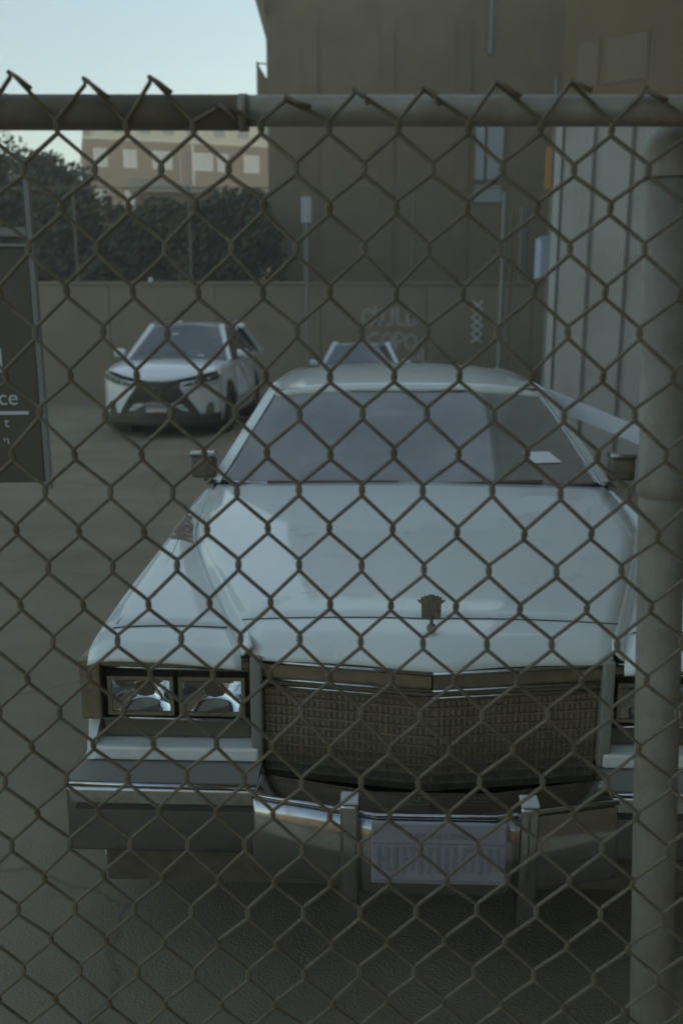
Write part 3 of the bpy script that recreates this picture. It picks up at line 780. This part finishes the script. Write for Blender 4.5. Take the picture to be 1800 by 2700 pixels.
# centre bumper, pointed, with guards and plate
bc = G()
sec = [(-.12, .36), (-.17, .38), (-.175, .47), (-.165, .54), (-.15, .566), (-.02, .566), (-.02, .36)]
st = [(-.44, .05), (-.3, .015), (-.14, -.03), (.14, -.03), (.3, .015), (.44, .05)]
vs = []; fs = []
for (u, dv) in st:
    vs += [(u, v + dv - .04, z) for v, z in sec]
n = len(sec)
for i in range(len(st) - 1):
    for k in range(n): fs.append((i * n + k, i * n + (k + 1) % n, (i + 1) * n + (k + 1) % n, (i + 1) * n + k))
fs += [tuple(range(n))[::-1], tuple(range((len(st) - 1) * n, len(st) * n))]
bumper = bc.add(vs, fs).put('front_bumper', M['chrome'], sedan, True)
md = bumper.modifiers.new('bevel', 'BEVEL'); md.width = .01; md.segments = 2
G().tube([(u, dv - .19, .574) for u, dv in st], .006, 6).put('top_edge', M['chrome'], bumper, True)
for s in (-1, 1):
    u = .205 * s + .005
    o = G().rbox(u - .022, u + .022, -.262, -.212, .30, .622, .010).put('bumper_guard', M['chrome'], sedan, True)
    G().rbox(u - .021, u + .020, -.262, -.214, .6225, .631, .003).put('pad', M['pipe_w'], o)
pl = G().rbox(.0 - .154, .154, -.262, -.252, .425, .58, .004).put('license_plate', M['plate'], sedan)
pl.location = (.004, 0, 0)
fr = G(); fr.box(-.150, .150, -.264, -.262, .43, .436).box(-.150, .150, -.264, -.262, .528, .531)
x = -.14
rnd = random.Random(3)
for i in range(15):
    cx = -.138 + i * .0195
    fr.box(cx - .0035, cx + .0035, -.2645, -.2622, .450 + .012 * rnd.random(), .520)
    if rnd.random() < .75:
        zz = rnd.choice((.456, .482, .484, .510)); fr.box(cx + .0036, cx + .0158, -.2645, -.2622, zz, zz + .009)
for i in range(9):
    fr.box(-.07 + i * .016, -.06 + i * .016, -.2645, -.2622, .543, .556)
fr.put('plate_print', M['plate_ink'], pl)
# valance under the bumper
G().box(-.85, .85, .0, .04, .24, .40).put('valance', M['black'], sedan)
# hood ornament: crest with a crown of points and two small wings on a round base
oz_ = hood_z(0, .12)
orn = G().lathe([(.001, .0), (.009, .002), (.0125, .009), (.0125, .015), (.009, .021), (.001, .024)], (0, .085, oz_ - .003), 'z', 16).put('hood_ornament', M['bronze'], sedan, True)
G().tube([(0, .088, oz_ + .018), (0, .112, oz_ + .030)], .0045, 8).put('stem', M['bronze'], orn)
crest = [(-.025, .0), (-.0255, .034), (-.035, .042), (-.0365, .046), (-.027, .0445), (-.027, .053), (-.021, .052), (-.0155, .057), (-.0105, .0545), (-.004, .0605), (0, .057), (.004, .0605), (.0105, .0545), (.0155, .057), (.021, .052), (.027, .053), (.027, .0445), (.0365, .046), (.035, .042), (.0255, .034), (.025, 0), (.012, -.005), (0, -.007), (-.012, -.005)]
co = G().prism(crest, -.004, .004).put('crest', M['bronze'], orn)
co.location = (0, .115, oz_ + .028); co.rotation_euler = (R(-8), 0, 0)
ri = G()
for q in (-.013, 0, .013): ri.box(q - .0012, q + .0012, -.0055, -.0042, .004, .045)
ri.box(-.023, .023, -.0055, -.0042, .022, .0245)
ro = ri.put('relief', M['dark_chrome'], orn); ro.location = co.location; ro.rotation_euler = co.rotation_euler

# white board slanting down beside the windscreen
t = thing('white_board', 'white board slanting down beside the right windscreen pillar of the old sedan', 'board', (1.25, 4.35, 0), 0)
G().bar((-.25, .1, 1.315), (.42, -.28, 1.04), .03, .075, (0, 0, 1)).put('board', M['board'], t)
G().bar((.42, -.28, 1.06), (.42, -.28, 0), .05, .05, (0, 1, 0)).put('leg', M['board'], t)
G().bar((-.22, .09, 1.28), (-.22, .09, 0), .05, .05, (0, 1, 0)).put('leg', M['board'], t)

# ---- modern cars in the distance
def modern_car(root, D, paint, glassm, suv):
    """D: dict of key dimensions; front at v=0"""
    L_ = D['L']; W = D['W'] / 2
    hz_ = D['hood']; bz = D['belt']
    def top(v): return sinterp([(.0, D['nose']), (.12, D['nose'] + .10), (.45, lerp(D['nose'] + .10, hz_, .65)), (D['vb'] - .1, hz_), (D['vb'] + .6, bz), (L_ - .5, bz + .04), (L_, bz - .05)], v)
    def wid(v): return sinterp([(0, W * .74), (.12, W * .86), (.4, W * .95), (1.0, W), (L_ - 1.0, W), (L_ - .25, W * .93), (L_, W * .82)], v)
    def fu(v, z):
        t = (z - .62); w = wid(v) - (.20 * max(0, t) ** 1.3) - .12 * max(0, .5 - z) ** 1.2
        return w + .012 * math.sin((z - .3) * 9)
    wl = [(D['w1'], D['wr'], D['wr'] * 1.16), (D['w2'], D['wr'], D['wr'] * 1.16)]
    zbot = lambda v: .24
    for s in (-1, 1):
        for nm, a, b, nu in (('front_fender', D['ret'] + .04, D['vb'] + .12, 22), ('door', D['vb'] + .128, D['vb'] + 1.15, 12), ('door', D['vb'] + 1.158, D['vb'] + 2.0, 12), ('quarter_panel', D['vb'] + 2.008, L_ - .02, 22)):
            o = side_grid(fu, top, zbot, a, b, wl, s, nu, 12).put(nm, paint, root, True, .012)
            if nm == 'door': G().rbox(s * (W - .015) - .012, s * (W - .015) + .012, b - .3, b - .12, bz - .14, bz - .115, .006).put('handle', paint, o)
        for wv in (D['w1'], D['w2']):
            wheel(root, s * (W - .02), wv, D['wr'], D['wr'], .22, s, M['dark_chrome'])
            G().lathe([(D['wr'] * 1.18, 0), (D['wr'] * 1.18, -.28 * s), (.02, -.29 * s)], (s * (W - .06), wv, D['wr']), 'x', 20).put('wheel_well', M['black'], root)
    def hood(a, b):
        s = 2 * a - 1; v = lerp(.05 + D['ret'] * abs(s) ** 2.6, D['vb'], b); w = fu(v, top(v))
        return (s * w, v, top(v) + .05 * (1 - s * s) * min(1, .35 + b) - .002)
    G().grid(hood, 18, 16).put('hood', paint, root, True, .012)
    # glasshouse
    vb, vh, zr, wr, wbs = D['vb'], D['vh'], D['roof'], D['wroof'], W * .86
    vr, vg = D['vr'], D['vg']
    def ws(a, b):
        s = 2 * a - 1
        return (s * lerp(wbs, wr - .05, b), lerp(vb - .02, vh, b) + .16 * s * s - .10, lerp(hz_ + .015, zr - .02, b) + .02 * (1 - s * s) * b)
    G().grid(ws, 12, 6).put('windscreen', glassm, root, True)
    def roof(a, b):
        s = 2 * a - 1; v = lerp(vh + .16 * s * s - .11, vr, b); w = lerp(wr, wr - .06, b * b)
        return (s * w, v, zr + .045 * math.sin(b * math.pi * .8 + .25) * (1 - .6 * s * s) - .045 * abs(s) ** 5 - .02)
    G().grid(roof, 14, 12).put('roof', paint, root, True, .03)
    def rg(a, b):
        s = 2 * a - 1; return (s * lerp(wr - .1, wbs - .02, b), lerp(vr - .02, vg, b) - .05 * s * s, lerp(zr - .01, bz + .05, b))
    G().grid(rg, 8, 5).put('rear_window', glassm, root, True)
    if not suv:
        G().grid(lambda a, b: ((2 * a - 1) * fu(lerp(vg, L_ - .05, b), bz + .03) * .98, lerp(vg - .02, L_ - .03, b), top(lerp(vg, L_ - .03, b)) + .03 * (1 - (2 * a - 1) ** 2)), 8, 6).put('trunk_lid', paint, root, True, .01)
    G().grid(lambda a, b: ((2 * a - 1) * fu(L_ - .03, lerp(.3, bz, b)) * .99, L_ - .02 - .06 * (2 * a - 1) ** 2 * -1 * -1, lerp(.28, bz + .02, b)), 8, 6).put('tail_panel', paint, root, True)
    for s in (-1, 1):
        a0 = Vector(ws((s + 1) / 2, 0)); b0 = Vector(ws((s + 1) / 2, 1))
        G().bar(a0 + Vector((s * .015, .03, -.01)), b0 + Vector((s * .02, .02, .0)), .085, .05, (0, -1, .6)).put('pillar', paint, root)
        P = lambda v, z, w: (s * w, v, z)
        q = [P(vb + .30, bz + .02, W * .90), P(vg - .15, bz + .05, W * .88), P(vr - .05, zr - .06, wr - .035), P(vh + .22, zr - .05, wr - .01)]
        g = G(); g.add(q + [Vector(p) + Vector((-s * .02, 0, 0)) for p in q], [(0, 1, 2, 3), (7, 6, 5, 4), (0, 4, 5, 1), (1, 5, 6, 2), (2, 6, 7, 3), (3, 7, 4, 0)])
        g.put('side_window', M['suv_side'] if suv else glassm, root)
        q2 = [Vector(P(vr - .10, zr - .03, wr - .025)), Vector(P(vg + .05, bz + .02, W * .89))]
        G().bar(q2[0], q2[1], .09, .22 if suv else .12, (0, -1, .5)).put('rear_pillar', paint, root)
        # door mirror
        c = (s * (W + .07), vb + .30, bz + .10)
        o = G().rbox(c[0] - .09, c[0] + .09, c[1] - .05, c[1] + .05, c[2] - .06, c[2] + .065, .03).put('mirror', paint, root, True)
        G().bar((s * (W - .1), c[1] + .02, bz - .0), (c[0], c[1] + .02, c[2] - .05), .03, .04).put('stalk', M['black'], o)
    # simple cabin
    G().box(-W + .12, W - .12, vb, vg - .1, .3, .36).put('floor_pan', M['black'], root)
    G().rbox(-W + .16, W - .16, vb - .05, vb + .3, .75, bz - .03, .04).put('dashboard', M['interior'], root)
    for s in (-1, 1):
        o = G().rbox(s * .36 - .24, s * .36 + .24, vb + 1.15, vb + 1.32, .5, bz + .12, .05).put('seat', M['black'], root, True)
        G().rbox(s * .36 - .12, s * .36 + .12, vb + 1.2, vb + 1.3, bz + .14, bz + .3, .03).put('headrest', M['black'], o, True)
    return top, wid, fu, ws

M['suv_side'] = mat('dark_side_glass', (.03, .03, .032), .08, spec=.6)
SUVX, SUVY = -2.66, 13.25
suv = thing('white_crossover', 'modern white crossover with a black hourglass grille parked at the left of the lot', 'car', (SUVX, SUVY, gz(SUVY + 1.8) - .0), R(-3.2))
D = dict(L=4.63, W=1.85, nose=.78, hood=1.06, belt=1.08, vb=1.30, vh=2.02, roof=1.63, wroof=.60, vr=3.95, vg=4.45, w1=.93, w2=3.60, wr=.37, ret=.34)
top, wid, fu, ws = modern_car(suv, D, M['paint_suv'], M['suv_glass'], True)
# bumper face
def face_v(u): return -.02 + .40 * min(1.06, abs(u) / .88) ** 2.6
def face(a, b):
    s = 2 * a - 1; zt = .80 + .165 * abs(s) ** 2.0
    z = lerp(.30, zt, b); return (s * .88, face_v(s * .88) + .03 * max(0, b - .75) / .25 - .012 * math.sin(b * math.pi), z)
G().grid(face, 24, 8).put('front_bumper', M['paint_suv'], suv, True, .03)
# hourglass grille: narrow waist, wide foot
gp = [(-.34, .83), (.34, .83), (.305, .775), (.36, .69), (.44, .60), (.56, .42), (.60, .33), (-.60, .33), (-.56, .42), (-.44, .60), (-.36, .69), (-.305, .775)]
gq = []
for k in range(len(gp)):
    p, q = gp[k], gp[(k + 1) % len(gp)]
    n_ = max(1, int(abs(q[0] - p[0]) / .12))
    gq += [(lerp(p[0], q[0], j / n_), lerp(p[1], q[1], j / n_)) for j in range(n_)]
n_ = len(gq)
vs = [(x, face_v(x) - .045, z) for x, z in gq] + [(x, face_v(x) + .03, z) for x, z in gq]
cen = [(0, face_v(0) - .05, .6), (0, face_v(0) + .03, .6)]
sg_ = mesh('grille', vs + cen, [(i, (i + 1) % n_, 2 * n_) for i in range(n_)] + [(n_ + (i + 1) % n_, n_ + i, 2 * n_ + 1) for i in range(n_)] + [(i, (i + 1) % n_, n_ + (i + 1) % n_, n_ + i) for i in range(n_)], M['black_gloss'], suv)
for i in range(8):
    z = .36 + i * .055
    w_ = interp([(.33, .58), (.42, .54), (.60, .42), (.69, .34), (.775, .29), (.83, .3)], z)
    G().tube([(u * w_, face_v(u * w_) - .05, z) for u in (-1, -.75, -.5, 0, .5, .75, 1)], .006, 5).put('slat', M['black'], sg_)
G().lathe([(.07, 0), (.07, -.015), (.055, -.018), (.055, 0)], (0, -.082, .70), 'y', 20).put('badge', M['dark_chrome'], sg_, True)
G().bar((-.035, -.095, .725), (-.02, -.095, .675), .012, .01, (0, 1, 0)).put('badge', M['dark_chrome'], sg_)
for s in (-1, 1):
    # light fascia strip beside the grille
    # slim slanted headlamp lying on the corner of the nose
    fv_ = lambda u: face_v(u) - .012
    zl = lambda u: interp([(.38, .765), (.60, .80), (.85, .86)], u)
    zu = lambda u: interp([(.38, .80), (.60, .872), (.85, .945)], u)
    ho = G().grid(lambda a, b: (s * lerp(.38, .85, a), fv_(lerp(.38, .85, a)) - .022 - .01 * b * 0, lerp(zl(lerp(.38, .85, a)), zu(lerp(.38, .85, a)), b)), 8, 3).put('headlight', M['lamp_back'], suv, True, .03)
    for k in range(3):
        cx = .52 + k * .10; zz = (zl(cx) + zu(cx)) / 2; G().rbox(s * cx - .026, s * cx + .026, fv_(cx) - .034, fv_(cx) - .02, zz - .018, zz + .018, .006).put('lens', M['lens'], ho)
    G().tube([(s * u, fv_(u) - .03, zl(u) - .022) for u in (.38, .5, .6, .7, .78, .85)], .013, 6).put('running_light', M['paint_suv'], suv, True)
    fp = [(s * .64, .36), (s * .70, .52), (s * .76, .53), (s * .77, .36)]
    fo = G().prism(fp, face_v(.7) - .035, .3).put('fog_lamp', M['black'], suv)
    G().bar((s * .60, .09, .325), (s * .74, .19, .335), .02, .015).put('chrome_trim', M['chrome'], fo)
    G().tube([(s * .60, 2.25, 1.655), (s * .585, 3.0, 1.69), (s * .57, 3.8, 1.66)], .018, 6).put('roof_bar', M['chrome'], suv, True)
G().grid(lambda a, b: ((2 * a - 1) * .86, face_v((2 * a - 1) * .86) - .025, lerp(.19, .37, b)), 20, 3).put('skid_plate', M['black_gloss'], suv, True, .04)
po = G().rbox(-.155, .155, -.105, -.082, .40, .545, .004).put('license_plate', M['pipe_w'], suv)
G().box(-.15, .15, -.109, -.1055, .46, .54).put('plate_print', M['dull_pipe'], po)
G().box(-.05, .14, -.109, -.1055, .405, .425).put('plate_print', M['orange'], po)
for (u, b) in ((-.12, .72), (.34, .14)):
    p = Vector(ws((u / .7 + 1) / 2, b)); G().rbox(p.x - .05, p.x + .05, p.y - .012, p.y - .006, p.z - .012, p.z + .012, .002).put('sticker', M['paper'], suv)

fx, fy = .34, 17.6
far_car = thing('silver_sedan', 'pale silver sedan far behind the old sedan, only its cabin showing', 'car', (fx, fy, gz(fy + 1.5)), R(-2))
D2 = dict(L=4.6, W=1.78, nose=.62, hood=.93, belt=.93, vb=1.25, vh=1.95, roof=1.40, wroof=.60, vr=3.1, vg=3.8, w1=.9, w2=3.55, wr=.32, ret=.12)
modern_car(far_car, D2, M['paint_far'], M['suv_glass'], False)
G().grid(lambda a, b: ((2 * a - 1) * .8, -.0 + .18 * abs(2 * a - 1) ** 2.5, lerp(.28, .66, b)), 14, 5).put('front_bumper', M['paint_far'], far_car, True, .03)
G().rbox(-.35, .35, -.05, .02, .36, .55, .02).put('grille', M['black'], far_car)
for s in (-1, 1): G().rbox(s * .62 - .14, s * .62 + .14, .03, .2, .56, .68, .03).put('headlight', M['lens'], far_car)

# ------------------------------------------------------------------ chain link fence in front of the camera
FY = 1.10
fence = thing('chain_link_fence', 'chain link fence with a thick top rail close in front of everything', 'fence', (0, FY, 0))
KX = [(-8, -.755), (-3, -.365), (-2, -.2835), (-1, -.2055), (0, -.129), (1, -.0527), (2, .0250), (3, .1025), (4, .184), (5, .268), (6, .3515), (14, 1.03)]
KZ = [(-10, 1.972), (-9, 1.9245), (-8, 1.880), (-7, 1.838), (-6, 1.792), (-5, 1.743), (-4, 1.697), (-3, 1.645), (-2, 1.600), (-1, 1.551), (0, 1.5045), (1, 1.456), (2, 1.409), (3, 1.360), (4, 1.311), (30, .04)]
jr = random.Random(11)
KJ = {}
def knot(u, r):
    k = (round(u * 2), r)
    if k not in KJ: KJ[k] = (jr.gauss(0, .0010), jr.gauss(0, .0010))
    j = KJ[k]
    sag = -.0011 * max(0, u) * (1 if r > 0 else .2)
    bulge = .006 * math.sin(u * .9 + r * .35)
    return Vector((interp(KX, u) + j[0], bulge, interp(KZ, r) + j[1] + sag))
TOP, BOT = -9, 29
tips = {}
WR = .0025
m2 = -14
while m2 <= 22:
    m = m2 / 2; pts = []
    even_left = (m2 % 2 == 0)
    def side_u(r): return m if ((r % 2 == 0) == even_left) else m + .5
    r0 = TOP if True else TOP
    # twisted tip above the rail
    for r in range(-10, BOT + 1):
        u = side_u(r); k = knot(u, r)
        left = (u == m)
        if r == -10:
            dz = {-3: .004, -2: 0, -1: .002, 0: -.026, 1: -.022, 2: -.014, 3: -.012, 4: -.004, 5: 0}.get(round(u), -.008) + jr.uniform(-.002, .002)
            tips[(m, r)] = k
            is_even_tip = (u == int(u))
            if abs(u - round(u)) > .01: continue
            lean_ = -1 if left else 1
            base = k + Vector((-.002 if u < -1.5 else -.008, 0, dz))
            # end of this wire: bends over the neighbour and sticks out
            if left: pts += [base + Vector((-.004, -.004, .004)), base + Vector((.0005, .003, .002))]
            else: pts += [base + Vector((.021 + jr.uniform(-.01, .006), -.004, -.016 + jr.uniform(-.004, .01))), base + Vector((.008, -.006, -.002)), base + Vector((-.003, -.002, .005)), base + Vector((-.004, .004, .001))]
            continue
        ov = .0016 * (-1 if left else 1)
        if (r % 2 == 0): f0, f1 = .0020, -.0020
        else: f0, f1 = -.0020, .0020
        if not even_left: f0, f1 = f0, f1
        pts += [k + Vector((ov * .2, f0, .0062)), k + Vector((ov, f0 * .4, .0024)), k + Vector((ov, f1 * .4, -.0024)), k + Vector((ov * .2, f1, -.0062))]
    if len(pts) > 4:
        G().tube(pts, WR, 6).put('wire', M['wire'], fence, True)
    m2 += 1
# top rail in two lengths joined by a sleeve
G().tube([(-2.2, .028, 1.948), (-.115, .028, 1.945)], .0195, 20).put('rail', M['galv'], fence, True)
G().tube([(-.16, .028, 1.947), (.47, .030, 1.9475), (2.2, .035, 1.947)], .0172, 20).put('rail', M['galv'], fence, True)
G().tube([(-.118, .028, 1.945), (-.108, .028, 1.945)], .0205, 20).put('sleeve', M['galv'], fence, True)
# post at the right, leaning a little
pb, pt = Vector((.505, .085, 0)), Vector((.402, .085, 1.90))
po = G().tube([pb, pt], .030, 24).put('post', M['galv'], fence, True)
G().lathe([(.033, 0), (.034, .03), (.028, .045), (.018, .06), (.001, .064)], (pt.x, pt.y, pt.z - .02), 'z', 20).put('cap', M['galv'], po, True)
G().lathe([(.0315, 0), (.033, .002), (.033, .022), (.0315, .024)], tuple(pb.lerp(pt, .78)), 'z', 20).put('band', M['galv'], po, True)
G().tube([(-2.0, .06, 0), (-2.0, .06, 1.93)], .03, 20).put('post', M['galv'], fence, True)
# tie wires holding the mesh to the rail
for x in (.62, 1.1):
    g = G(); g.tube([(x + .002 * math.sin(k), .028 + .0225 * math.cos(k * math.pi / 8) - .004, 1.945 + .0225 * math.sin(k * math.pi / 8)) for k in range(17)], .0016, 5); g.put('tie', M['galv'], fence, True)
